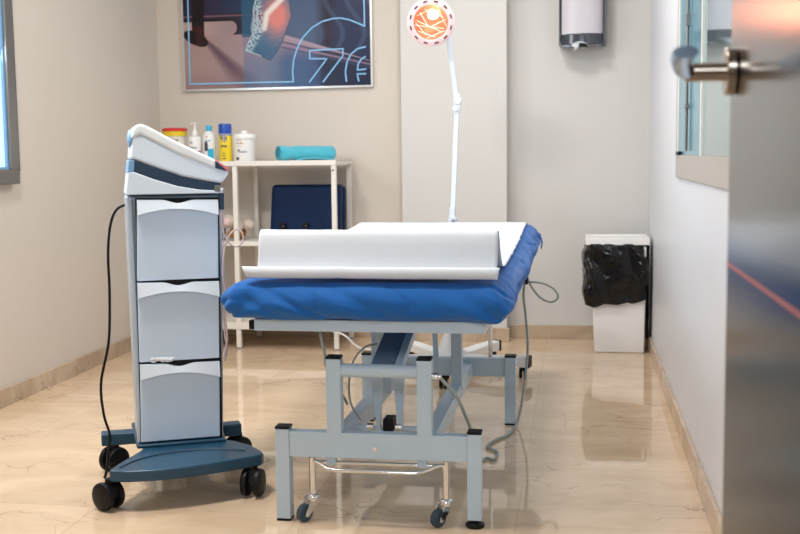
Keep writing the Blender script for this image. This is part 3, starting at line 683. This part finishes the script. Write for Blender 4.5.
# soft toy
t = thing('soft_toy', (-1.79, 5.58, ZM), 'small cream and ginger soft toy behind the shelf post on the middle shelf', 'soft toy')
obj('body', MB().ball((-1.775, 5.60, ZM + .035), .045, .035, .036), M['plush_o'], t)
for (x, y, z, r) in ((-1.815, 5.56, ZM + .098, .036), (-1.752, 5.545, ZM + .074, .027)):
    p = obj('paw', MB().ball((x, y, z), r, r * .8, r), M['plush'], t)
    obj('paw_pad', MB().ball((x, y - r * .72, z), r * .55, r * .2, r * .55), M['rim'], p)
obj('head', MB().ball((-1.716, 5.59, ZM + .076), .036, .030, .030), M['plush'], t)
for x in (-1.80, -1.752): obj('foot', MB().ball((x, 5.56, ZM + .030), .019, .020, .020), M['plush_o'], t)
t = thing('small_box', (-1.87, 5.56, ZM), 'small black box with a teal stripe beside the soft toy', 'box')
obj('carton', MB().box(-1.905, -1.838, 5.52, 5.59, ZM, ZM + .062), M['black'], t, bevel=.002)
obj('stripe', MB().box(-1.9055, -1.8375, 5.5195, 5.5905, ZM + .010, ZM + .022), M['cyan'], t)
# cloth on the lowest shelf
t = obj('white_cable', MB().tube([(-1.69, 5.50, ZB + .006), (-1.56, 5.44, ZB + .010), (-1.45, 5.41, ZB - .005), (-1.30, 5.40, ZB - .018), (-1.18, 5.42, ZB - .05), (-1.10, 5.44, .02), (-1.02, 5.46, .006)], .005), M['white_pl'],
        label='white cable trailing over the lowest shelf of the white unit', cat='cable')

# ------------------------------------------------------------------ infrared lamp
lp = thing('infrared_lamp', (-.575, 4.95, 0), 'white infrared lamp with glowing orange head on a jointed arm and star base', 'lamp')
HX, HY = -.575, 4.95
W = M['white_pl']
obj('hub', MB().lathe([(0, .050), (.09, .050), (.11, .060), (.080, .088), (.050, .120), (.032, .165), (.018, .200), (0, .200)], (HX, HY, 0)), W, lp)
LR = .368
for a in (-14, 60, 130, 202, 272):
    ca, sa = math.cos(R(a)), math.sin(R(a)); r1 = LR
    side = Vector((-sa, ca, 0)); d = Vector((ca, sa, 0)); o0 = Vector((HX, HY, 0))
    lgm = MB(); vs = []
    for (r, w, z0, z1) in ((.03, .042, .052, .086), (.14, .036, .052, .086), (.27, .030, .053, .094), (r1, .027, .048, .098)):
        for (s, z) in ((-1, z0), (1, z0), (1, z1), (-1, z1)): vs.append(o0 + d * r + side * s * w + Vector((0, 0, z)))
    fs = [(j * 4 + i, j * 4 + (i + 1) % 4, (j + 1) * 4 + (i + 1) % 4, (j + 1) * 4 + i) for j in range(3) for i in range(4)] + [(0, 1, 2, 3), (12, 13, 14, 15)]
    l = obj('base_leg', lgm.add(vs, fs), W, lp, bevel=.006, seg=3)
    e = o0 + d * (r1 + .004)
    obj('end_cap', MB().beam(e - d * .002 + Vector((0, 0, .073)), e + d * .010 + Vector((0, 0, .073)), .056, .052), M['black'], l, bevel=.003)
    w_ = o0 + d * (r1 - .02)
    cst = MB().cyl(w_ + Vector((0, 0, .03)), w_ + Vector((0, 0, .052)), .010)
    for s in (-1, 1):
        p = w_ + Vector((0.010 * s, 0, .022)); cst.cyl(p + Vector((-.007, 0, 0)), p + Vector((.007, 0, 0)), .022, n=24)
    obj('caster', cst, M['black'], lp, bevel=.002)
obj('pole', MB().cyl((HX, HY, .14), (-.559, HY, .690), .0155, .013, n=24), M['lamp_white'], lp)
el = Vector((-.536, HY, 1.235)); bt = Vector((-.559, HY, .700)); hdj = Vector((-.572, 4.90, 1.50))
jt = obj('lower_joint', MB().cyl(bt + Vector((0, -.020, 0)), bt + Vector((0, .020, 0)), .020, n=24).box(bt.x - .012, bt.x + .012, HY - .016, HY + .016, bt.z - .03, bt.z + .06), M['lamp_white'], lp, bevel=.002)
obj('joint_knob', MB().cyl(bt + Vector((0.006, -.030, -.004)), bt + Vector((0.006, -.019, -.004)), .010, n=16), M['ink_grey'], jt)
obj('lower_arm', MB().beam(bt + Vector((.001, 0, .02)), el + Vector((0, 0, -.02)), .022, .018, (0, 1, 0)), M['lamp_white'], lp, bevel=.003)
obj('elbow_joint', MB().cyl(el + Vector((0.006, -.018, 0)), el + Vector((0.006, .018, 0)), .017, n=20).cyl(el + Vector((-.006, -.018, -.035)), el + Vector((-.006, .018, -.035)), .014, n=20).box(el.x - .014, el.x + .016, HY - .012, HY + .012, el.z - .045, el.z + .03), M['lamp_white'], lp, bevel=.002)
obj('upper_arm', MB().beam(el + Vector((-.002, 0, .01)), hdj + Vector((0, .04, .02)), .022, .018, (0, 1, 0)), M['lamp_white'], lp, bevel=.003)
# head, facing the doorway
hc = Vector((-.631, 4.80, 1.565)); axis = (Vector((-.40, 2.6, 1.30)) - hc).normalized()
q = axis.to_track_quat('Z', 'Y').to_matrix().to_4x4(); HM = Matrix.Translation(hc) @ q @ Matrix.Scale(.93, 4)
hd_ = obj('lamp_head', MB().lathe([(0, -.150), (.030, -.150), (.045, -.135), (.070, -.110), (.096, -.060), (.108, -.020), (.110, 0), (.088, .001), (.087, -.02), (.080, -.055), (.045, -.100), (0, -.112)], n=56, mtx=HM), M['lamp_white'], lp)
obj('rim_ring', MB().lathe([(.080, -.001), (.082, .005), (.100, .006), (.111, .000), (.111, -.012)], n=56, mtx=HM, cap=False), M['rim'], hd_, label='warm white slotted rim')
for k in range(12):
    a = 2 * PI * (k + .5) / 12
    obj('vent_slot', MB().box(-.010, .010, -.0035, .0035, .0035, .0072, HM @ Matrix.Rotation(a, 4, 'Z') @ Matrix.Translation((0, .0965, 0))), M['slot'], hd_)
obj('reflector', MB().lathe([(.0815, -.0005), (.079, -.012), (.070, -.035), (.050, -.062), (.020, -.078), (0, -.080)], n=48, mtx=HM, cap=False), M['reflector'], hd_, label='glowing orange reflector bowl')
obj('bulb', MB().ball((.010, .034, -.030), .027, .022, .020, mtx=HM), M['bulb'], hd_, label='white-hot bulb')
gr = MB()
for (a, b) in (((-.070, .01), (.05, -.045)), ((-.05, .045), (-.012, -.02)), ((-.075, -.012), (.06, -.03)), ((-.03, .06), (.06, .02)), ((-.06, -.04), (.02, -.068)), ((0, -.02), (.07, .012)), ((-.065, .03), (.01, .065)), ((-.02, -.072), (.062, -.04)), ((.03, .068), (.072, -.02)), ((-.072, .0), (-.02, -.06))):
    gr.tube([HM @ Vector((a[0], a[1], -.012)), HM @ Vector(((a[0] + b[0]) / 2, (a[1] + b[1]) / 2, -.004)), HM @ Vector((b[0], b[1], -.012))], .0014, n=6)
obj('wire_guard', gr, M['grille'], hd_)
obj('head_bracket', MB().beam(hdj + Vector((0, .04, .02)), HM @ Vector((.0, 0, -.12)), .020, .014, (0, 0, 1)), M['lamp_white'], lp, bevel=.002)

# ------------------------------------------------------------------ waste bin and liner
bn = thing('waste_bin', (.208, 5.64, 0), 'tapered white plastic waste bin with an open rim in the back right corner', 'waste bin')
def taper(x0, x1, X0, X1, y0, y1, Y0, Y1, z0, z1):
    return MB().add([(x0, y0, z0), (x1, y0, z0), (x1, y1, z0), (x0, y1, z0), (X0, Y0, z1), (X1, Y0, z1), (X1, Y1, z1), (X0, Y1, z1)],
                    [(3, 2, 1, 0), (4, 5, 6, 7), (0, 1, 5, 4), (1, 2, 6, 5), (2, 3, 7, 6), (3, 0, 4, 7)])
obj('body', taper(.086, .330, .062, .336, 5.52, 5.73, 5.505, 5.755, 0, .535), M['white_pl'], bn, bevel=.008, seg=3)
rm = MB(); xo0, xo1, yo0, yo1 = .040, .350, 5.490, 5.765
ro = [(xo0, yo0), (xo1, yo0), (xo1, yo1), (xo0, yo1)]; ri = [(xo0 + .03, yo0 + .045), (xo1 - .03, yo0 + .045), (xo1 - .03, yo1 - .03), (xo0 + .03, yo1 - .03)]
rm.add([(x, y, z) for z in (.542, .577) for L4 in (ro, ri) for (x, y) in L4],
       [f for i in range(4) for f in ((i, (i + 1) % 4, 8 + (i + 1) % 4, 8 + i), (4 + i, 12 + i, 12 + (i + 1) % 4, 4 + (i + 1) % 4), (8 + i, 8 + (i + 1) % 4, 12 + (i + 1) % 4, 12 + i), (i, 4 + i, 4 + (i + 1) % 4, (i + 1) % 4))])
obj('rim', rm, M['white_pl'], bn, bevel=.003)
obj('inner_lid', MB().box(xo0 + .03, xo1 - .03, yo0 + .03, yo1 - .03, .560, .570), M['white_pl'], bn)
obj('slot', MB().box(xo0 + .055, xo1 - .05, yo0 + .06, yo0 + .085, .5695, .572), M['ink'], bn)
# liner
vs = []; n = 120; rows = 34
for j in range(rows + 1):
    t_ = j / rows
    for k in range(n):
        a = 2 * PI * k / n
        ex = math.copysign(abs(math.cos(a)) ** .35, math.cos(a)); ey = math.copysign(abs(math.sin(a)) ** .35, math.sin(a))
        bulge = .016 * math.sin(t_ * PI) ** .6 + .003
        x = .197 + ex * (.148 + bulge * (1.0 if ex < 0 else .55)); y = 5.632 + ey * (.136 + bulge)
        zb = .232 + .030 * (x - .05) / .3 + .006 * math.sin(x * 60)
        if ex > .8 and ey > -.6: zb -= .20
        z = .548 + (zb - .548) * t_
        wr = noise.noise(Vector((x * 16, y * 16, z * 8))) * .014 + noise.noise(Vector((x * 40 + z * 30, y * 40, z * 14))) * .007 + math.sin(x * 70 + z * 38) * .0034
        if j == rows: wr -= .012
        if j == rows - 1: wr += .004
        vs.append((min(x + ex * wr, .352), y + ey * wr, z))
fs = [(j * n + k, j * n + (k + 1) % n, (j + 1) * n + (k + 1) % n, (j + 1) * n + k) for j in range(rows) for k in range(n)]
obj('bin_liner', MB().add(vs, fs), M['bag'], label='crinkled black plastic bin liner folded over the white bin', cat='bin liner', angle=180)

# ------------------------------------------------------------------ towel dispenser
ds = thing('paper_dispenser', (.015, YR, 1.52), 'smoked grey wall-mounted paper towel dispenser with a clear window', 'towel dispenser')
X0, X1 = -.102, .146
def front_curve(x0, x1, yf, yb, z0, z1, k=.35, n=14):
    vs = []
    for z, r in ((z0, 0), (z1, 0)):
        for i in range(n + 1):
            s = -1 + 2 * i / n; vs.append(((x0 + x1) / 2 + s * (x1 - x0) / 2, yb + (yf - yb) * (1 - k * abs(s) ** 2.6), z))
        vs += [(x1, yb, z), (x0, yb, z)]
    m_ = n + 3
    fs = [(i, (i + 1) % m_, m_ + (i + 1) % m_, m_ + i) for i in range(m_)] + [tuple(range(m_)), tuple(range(m_, 2 * m_))]
    return MB().add(vs, fs)
obj('back_plate', MB().box(X0, X1, YR - .06, YR, 1.545, 1.93), M['smoke_light'], ds, bevel=.012, seg=3)
obj('housing', front_curve(X0 + .008, X1 - .006, YR - .150, YR - .05, 1.548, 1.93, .45), M['smoke_light'], ds, bevel=.006)
obj('paper_roll', front_curve(X0 + .016, X1 - .024, YR - .158, YR - .06, 1.600, 1.90, .38), M['tissue'], ds, label='white towel roll showing through the window', bevel=.002)
obj('side_channel', MB().box(X1 - .024, X1 - .018, YR - .135, YR - .05, 1.56, 1.92).box(X0 + .004, X0 + .010, YR - .12, YR - .05, 1.56, 1.92), M['smoke'], ds)
obj('lower_cover', front_curve(X0 + .012, X1 - .014, YR - .165, YR - .05, 1.545, 1.602, .42), M['smoke'], ds, bevel=.006)
obj('outlet_lip', MB().box(X0 + .018, X0 + .060, YR - .150, YR - .03, 1.532, 1.548).box(X1 - .058, X1 - .020, YR - .150, YR - .03, 1.532, 1.548), M['smoke'], ds, bevel=.003)
ar = [(-.045, 1.535)] + [(.005 + .046 * math.cos(R(180 - a)), 1.535 + .026 * math.sin(R(a))) for a in range(0, 181, 15)]
obj('outlet_arch', MB().prism(ar[1:], YR - .172, YR - .10), M['smoke_light'], ds, bevel=.002)
obj('outlet_gap', MB().prism([(-.032, 1.534), (.046, 1.534), (.042, 1.548), (.010, 1.552), (-.028, 1.545)], YR - .174, YR - .12), M['black'], ds)
pt = MB().add([(-.030, YR - .176, 1.548), (.004, YR - .176, 1.550), (.002, YR - .180, 1.535), (-.010, YR - .182, 1.519), (-.022, YR - .182, 1.513), (-.026, YR - .182, 1.516), (-.016, YR - .182, 1.527), (-.027, YR - .180, 1.531), (-.033, YR - .178, 1.541)], [tuple(range(9))])
obj('paper_tip', pt, M['paper'], ds, solid=.002, label='torn white paper end')

# ------------------------------------------------------------------ framed sports picture
# drawn in "photo units": u to the right, v up from the lower edge, 1 unit = 5.65 mm
PU = 1.061 / 189.0
def pu(x, y):
    # undo the hang tilt: lower edge runs from (185,92) to (373,85.5)
    dx = x - 184.5; dy = 92 - y; c_, s_ = math.cos(R(1.9)), math.sin(R(1.9)); return (dx * c_ + dy * s_, dy * c_ - dx * s_)
SHOE = [pu(*p) for p in ((246.5, 51.5), (250, 42), (254, 34), (255, 22), (254, 11), (259, -8), (284, -12), (290, 0), (293, 17), (288.5, 30), (284, 42), (279, 52), (272, 61), (258, 55))]
def pcol(u, v):
    """painted design: an athlete's feet on a track, colours in linear light"""
    def mixc(a, b, t): t = max(0, min(1, t)); return [a[i] + (b[i] - a[i]) * t for i in range(3)]
    def sm(e0, e1, x): t = max(0, min(1, (x - e0) / (e1 - e0))); return t * t * (3 - 2 * t)
    nz = noise.noise(Vector((u * .6, v * .6, 0))); nf = noise.noise(Vector((u * 2.2, v * 2.2, 4)))
    n3 = noise.noise(Vector((u * .05, v * .08, 7)))
    # background above the track, horizon sinks to the right
    hor = 56 - .02 * u if u < 95 else 56 - (u - 95) * .33
    if v > hor:
        c = mixc([.020, .012, .030], [.050, .030, .075], .5 + n3)
        c = mixc(c, [.10, .16, .28], sm(88, 112, u) * (1 - sm(130, 146, u)) * .9)
        c = mixc(c, [.030, .045, .12], sm(140, 160, u) * .9)
        if u < 92:
            d = min(1, abs(v - 73.5) / 1.1)
            c = mixc([.34, .17, .19], c, d)
            if v > 76: c = mixc(c, [.03, .05, .12], sm(15, 60, u))
            # pale rounded board
            bx = max(0, abs(u - 24) - 26); by = max(0, abs(v - 61.5) - 1.0)
            dd = math.hypot(bx, by)
            if dd < 5.6: c = mixc([.60, .45, .42], [.42, .30, .32], sm(0, 60, u) + .2 * nz)
            elif dd < 7.6: c = [.012, .008, .012]
    else:
        c = mixc([.50, .36, .34], [.42, .30, .36], sm(10, 100, u))
        c = mixc(c, [.30, .19, .20], .45 * max(0, nf) + .25 * max(0, nz))
        # shadow streak running down right from the dark shoe
        cx = 26 + (48 - v) * .95; sd = abs(u - cx) / (5 + (48 - v) * .35)
        if v < 50 and sd < 1: c = mixc([.18, .11, .15], c, sd ** 1.5)
        c = mixc(c, [.34, .22, .22], (1 - sm(0, 26, v)) * .6)
        c = mixc(c, [.045, .10, .26], sm(78, 108, u) * sm(56, 24, v) * .92)
        c = mixc(c, [.02, .028, .07], sm(132, 142, u) * .93)
        c = mixc(c, [.15, .22, .42], (1 if 62 < u < 96 else 0) * .35)
        # pale lane lines slanting away to the right
        for (a0, w, k, col_) in ((49, 3.6, .24, [.42, .33, .42]), (42.5, 1.2, .25, [.38, .26, .36]), (45.5, .7, .27, [.08, .07, .15]), (50.5, .8, .30, [.52, .38, .44]), (40, .8, .26, [.10, .10, .20])):
            yl = a0 - (u - 104) * k
            if u > 100 and abs(v - yl) < w: c = mixc(col_, c, sm(.6 * w, w, abs(v - yl)) + .3 * sm(120, 185, u) + .15 * nf)
    # vertical blue banner behind the near shoe
    if 61 < u < 76 and v > 52: c = mixc(c, [.03, .13, .24], .85)
    if 70 < u < 80 and v > 56 and abs((u - 70) - (v - 56) * .22) < 1.6: c = [.30, .42, .55]
    if u > 108 and v > hor + 3:
        s_ = math.sin(u * .30 + math.sin(v * .09) * 2.5)
        c = mixc(c, [.10, .15, .27], max(0, s_) ** 3 * .5)
    # far leg and shoe, left
    legx = 16.5 + .02 * (v - 60)
    if v > 52 and abs(u - legx) < 6.2: c = mixc([.10, .018, .016], [.012, .006, .010], sm(60, 70, v) + .6 * abs(u - legx) / 6)
    e = ((u - 14) / 12.5) ** 2 + ((v - 52 + (u - 14) * .35) / 7.0) ** 2
    if e < 1: c = mixc([.020, .008, .012], [.12, .03, .03], max(0, .35 - abs(u - 18) / 20) + max(0, nz) * .2)
    # near shoe, glowing
    def seg(ax, ay, bx, by):
        L2 = (bx - ax) ** 2 + (by - ay) ** 2; t = max(0, min(1, ((u - ax) * (bx - ax) + (v - ay) * (by - ay)) / L2))
        return math.hypot(u - ax - (bx - ax) * t, v - ay - (by - ay) * t)
    if 55 < u < 120 and v > 20:
        ins = False; dmin = 99; n_ = len(SHOE)
        for i_ in range(n_):
            ax, ay = SHOE[i_]; bx, by = SHOE[(i_ + 1) % n_]
            if (ay > v) != (by > v) and u < (bx - ax) * (v - ay) / (by - ay) + ax: ins = not ins
            dmin = min(dmin, seg(ax, ay, bx, by))
        if ins:
            c = mixc([.05, .16, .30], [.10, .26, .40], .5 + 1.5 * nz)
            c = mixc(c, [.03, .09, .20], sm(60, 30, v) * .5)
            g = math.exp(-(((u - 96) / 12) ** 2 + ((v - 72) / 17) ** 2)); c = mixc(c, [.85, .30, .26], min(1, g * 1.3))
            g = math.exp(-(((u - 79) / 5) ** 2 + ((v - 70) / 10) ** 2)); c = mixc(c, [.32, .06, .09], g * .85)
            d_ = min(seg(83, 60, 86, 74), seg(86, 74, 102, 89)); c = mixc([1.0, .88, .82], c, sm(.8, 4.5, d_))
            d_ = min(seg(66, 40, 78, 60), seg(78, 60, 76, 84)); k_ = noise.noise(Vector((u * .45, v * .45, 11)))
            c = mixc(c, [.55, .68, .74], (1 - sm(2.5, 7.5, d_)) * max(0, min(1, (k_ + .22) * 3)))
            c = mixc([.62, .72, .78], c, sm(.2, 1.5, dmin)) if u < 80 else mixc([.05, .06, .14], c, sm(0, 1.6, dmin))
    # cool light veil on the lower middle
    c = mixc(c, [.06, .20, .34], .35 * sm(60, 64, u) * (1 - sm(118, 135, u)) * (1 - sm(20, 46, v)))
    return [min(1, x_ ** 1.12 * .86) for x_ in c]
tilt = R(.22)
PM = Matrix.Translation((-2.146, YB - .022, 1.355)) @ Matrix.Rotation(-tilt, 4, 'Y') @ Matrix.Scale(.975, 4, (0, 0, 1))
PW, PH = 189 * PU, 150 * PU
pf = thing('framed_picture', (-1.61, YB, 1.36), 'framed sports picture of running shoes with light blue line lettering on the back wall', 'picture')
fr = MB(); fw = .011
fr.box(0, PW, 0, .022, 0, fw, PM).box(0, PW, 0, .022, PH - fw, PH, PM).box(0, fw, 0, .022, fw, PH - fw, PM).box(PW - fw, PW, 0, .022, fw, PH - fw, PM)
obj('frame', fr, M['poster_frame'], pf, bevel=.002)
NU, NV = 378, 300
pm = MB(); vs = [PM @ Vector((i / NU * PW, .006, j / NV * PH)) for j in range(NV + 1) for i in range(NU + 1)]
pm.v = vs; pm.f = [(j * (NU + 1) + i, j * (NU + 1) + i + 1, (j + 1) * (NU + 1) + i + 1, (j + 1) * (NU + 1) + i) for j in range(NV) for i in range(NU)]
mprint = bpy.data.materials.new('picture_print'); mprint.use_nodes = True
nt = mprint.node_tree; at_ = nt.nodes.new('ShaderNodeAttribute'); at_.attribute_name = 'paint'
nt.links.new(at_.outputs['Color'], nt.nodes['Principled BSDF'].inputs['Base Color']); nt.nodes['Principled BSDF'].inputs['Roughness'].default_value = .3; nt.nodes['Principled BSDF'].inputs['Specular IOR Level'].default_value = .25
po = obj('print', pm, mprint, pf, smooth=False)
ca = po.data.color_attributes.new('paint', 'FLOAT_COLOR', 'POINT')
inv = PM.inverted(); off = WPOS['print']; data = []
for v in po.data.vertices:
    l = inv @ (v.co + off); data += [*pcol(l.x / PU, l.z / PU), 1]
ca.data.foreach_set('color', data)
def strip(pts, w=1.25, closed=False):
    mb = MB()
    for (a, b) in zip(pts[:-1], pts[1:]):
        a = Vector((a[0], a[1])); b = Vector((b[0], b[1])); d = (b - a).normalized(); nn = Vector((-d.y, d.x)) * w / 2; a = a - d * w * .3; b = b + d * w * .3
        q4 = [a - nn, b - nn, b + nn, a + nn]
        mb.add([PM @ Vector((p.x * PU, .0035, p.y * PU)) for p in q4], [(0, 1, 2, 3)])
    return mb
def arc(cx, cy, r, a0, a1, n=40): return [(cx + r * math.cos(R(a0 + (a1 - a0) * i / n)), cy + r * math.sin(R(a0 + (a1 - a0) * i / n))) for i in range(n + 1)]
# photo px (x,y) -> units
def pu(x, y):
    # undo the hang tilt: lower edge runs from (185,92) to (373,85.5)
    dx = x - 184.5; dy = 92 - y; c_, s_ = math.cos(R(1.9)), math.sin(R(1.9)); return (dx * c_ + dy * s_, dy * c_ - dx * s_)
def zp(x, y): return pu(275 + x / 5.342, y / 5.342)      # coordinates read off an enlarged crop of the photograph
border = [pu(187, -60), pu(191, 84.5), zp(0, 437), zp(107, 435)]
cc = zp(335, 355)
obj('border_line', strip(border + [zp(*p) for p in ((102, 380), (108, 320), (125, 262), (155, 205), (200, 155), (255, 122), (310, 107), (350, 104), (400, 114), (440, 130), (476, 146))] + [zp(473, 60), zp(470, 0), zp(462, -320)], 1.35), M['poster_line'], pf, label='light blue outline with a round notch')
obj('lettering', strip([zp(*p) for p in ((192, 436), (282, 314), (192, 314), (192, 272), (366, 262), (366, 298), (264, 434))], 1.3), M['poster_line'], pf, label='outlined seven')
obj('lettering', strip([zp(*p) for p in ((482, 252), (440, 262), (408, 290), (388, 330), (380, 380), (386, 430))], 1.4), M['poster_line'], pf, label='curved stroke')
obj('lettering', strip([zp(*p) for p in ((482, 302), (462, 315), (446, 340), (442, 372), (486, 366))], 1.4), M['poster_line'], pf)
obj('lettering', strip([zp(*p) for p in ((486, 390), (442, 392), (450, 428))], 1.4), M['poster_line'], pf)

# ------------------------------------------------------------------ lights
def area(name, loc, tgt, sx, sy, power, color=(1, 1, 1)):
    l = bpy.data.lights.new(name, 'AREA'); l.shape = 'RECTANGLE'; l.size = sx; l.size_y = sy; l.energy = power; l.color = color
    o = bpy.data.objects.new(name, l); COL.objects.link(o); o.location = loc
    o.rotation_euler = (Vector(tgt) - Vector(loc)).to_track_quat('-Z', 'Y').to_euler(); return o
area('ceiling_light', (-1.5, 2.7, 2.58), (-1.4, 3.1, 0), .45, .45, 50, (1, .965, .92))
area('ceiling_light', (-.45, 4.35, 2.58), (-.45, 4.4, 0), .4, .4, 22, (1, .965, .92))
area('corridor_light', (-.3, -1.0, 2.5), (-.5, 2.0, .8), 1.2, 1.0, 54, (.80, .89, 1))
area('window_daylight', (XL + .06, 3.6, 1.5), (0, 3.7, 1.0), 1.1, 1.1, 24, (.85, .93, 1))
sp_ = bpy.data.lights.new('infrared_glow', 'SPOT'); sp_.specular_factor = .1; sp_.energy = 3; sp_.color = (1, .35, .2); sp_.spot_size = R(110); sp_.spot_blend = 1; sp_.shadow_soft_size = .06
so = bpy.data.objects.new('infrared_glow', sp_); COL.objects.link(so); so.location = hc + axis * .03
so.rotation_euler = axis.to_track_quat('-Z', 'Y').to_euler()
wd = bpy.data.worlds.new('world'); scn.world = wd; wd.use_nodes = True
wd.node_tree.nodes['Background'].inputs[0].default_value = (.9, .95, 1, 1); wd.node_tree.nodes['Background'].inputs[1].default_value = .4

# ------------------------------------------------------------------ camera
cam = bpy.data.cameras.new('camera'); cam.lens = 49.5; cam.sensor_width = 36; cam.sensor_fit = 'HORIZONTAL'; cam.clip_start = .05
co = bpy.data.objects.new('camera', cam); COL.objects.link(co)
Xr = (0.98723349, -0.00539421, 0.15918839); Yr = (0.15889634, 0.10265775, -0.98194365); Zr = (-0.01104511, 0.99470211, 0.10220428)
co.matrix_world = Matrix((( *Xr, 0), (*Yr, 0), (*Zr, 1.0), (0, 0, 0, 1)))
cam.dof.use_dof = True; cam.dof.focus_distance = 3.3; cam.dof.aperture_fstop = 6.3
scn.camera = co
scn.view_settings.view_transform = 'Standard'; scn.view_settings.look = 'None'
scn.view_settings.exposure = 0.06
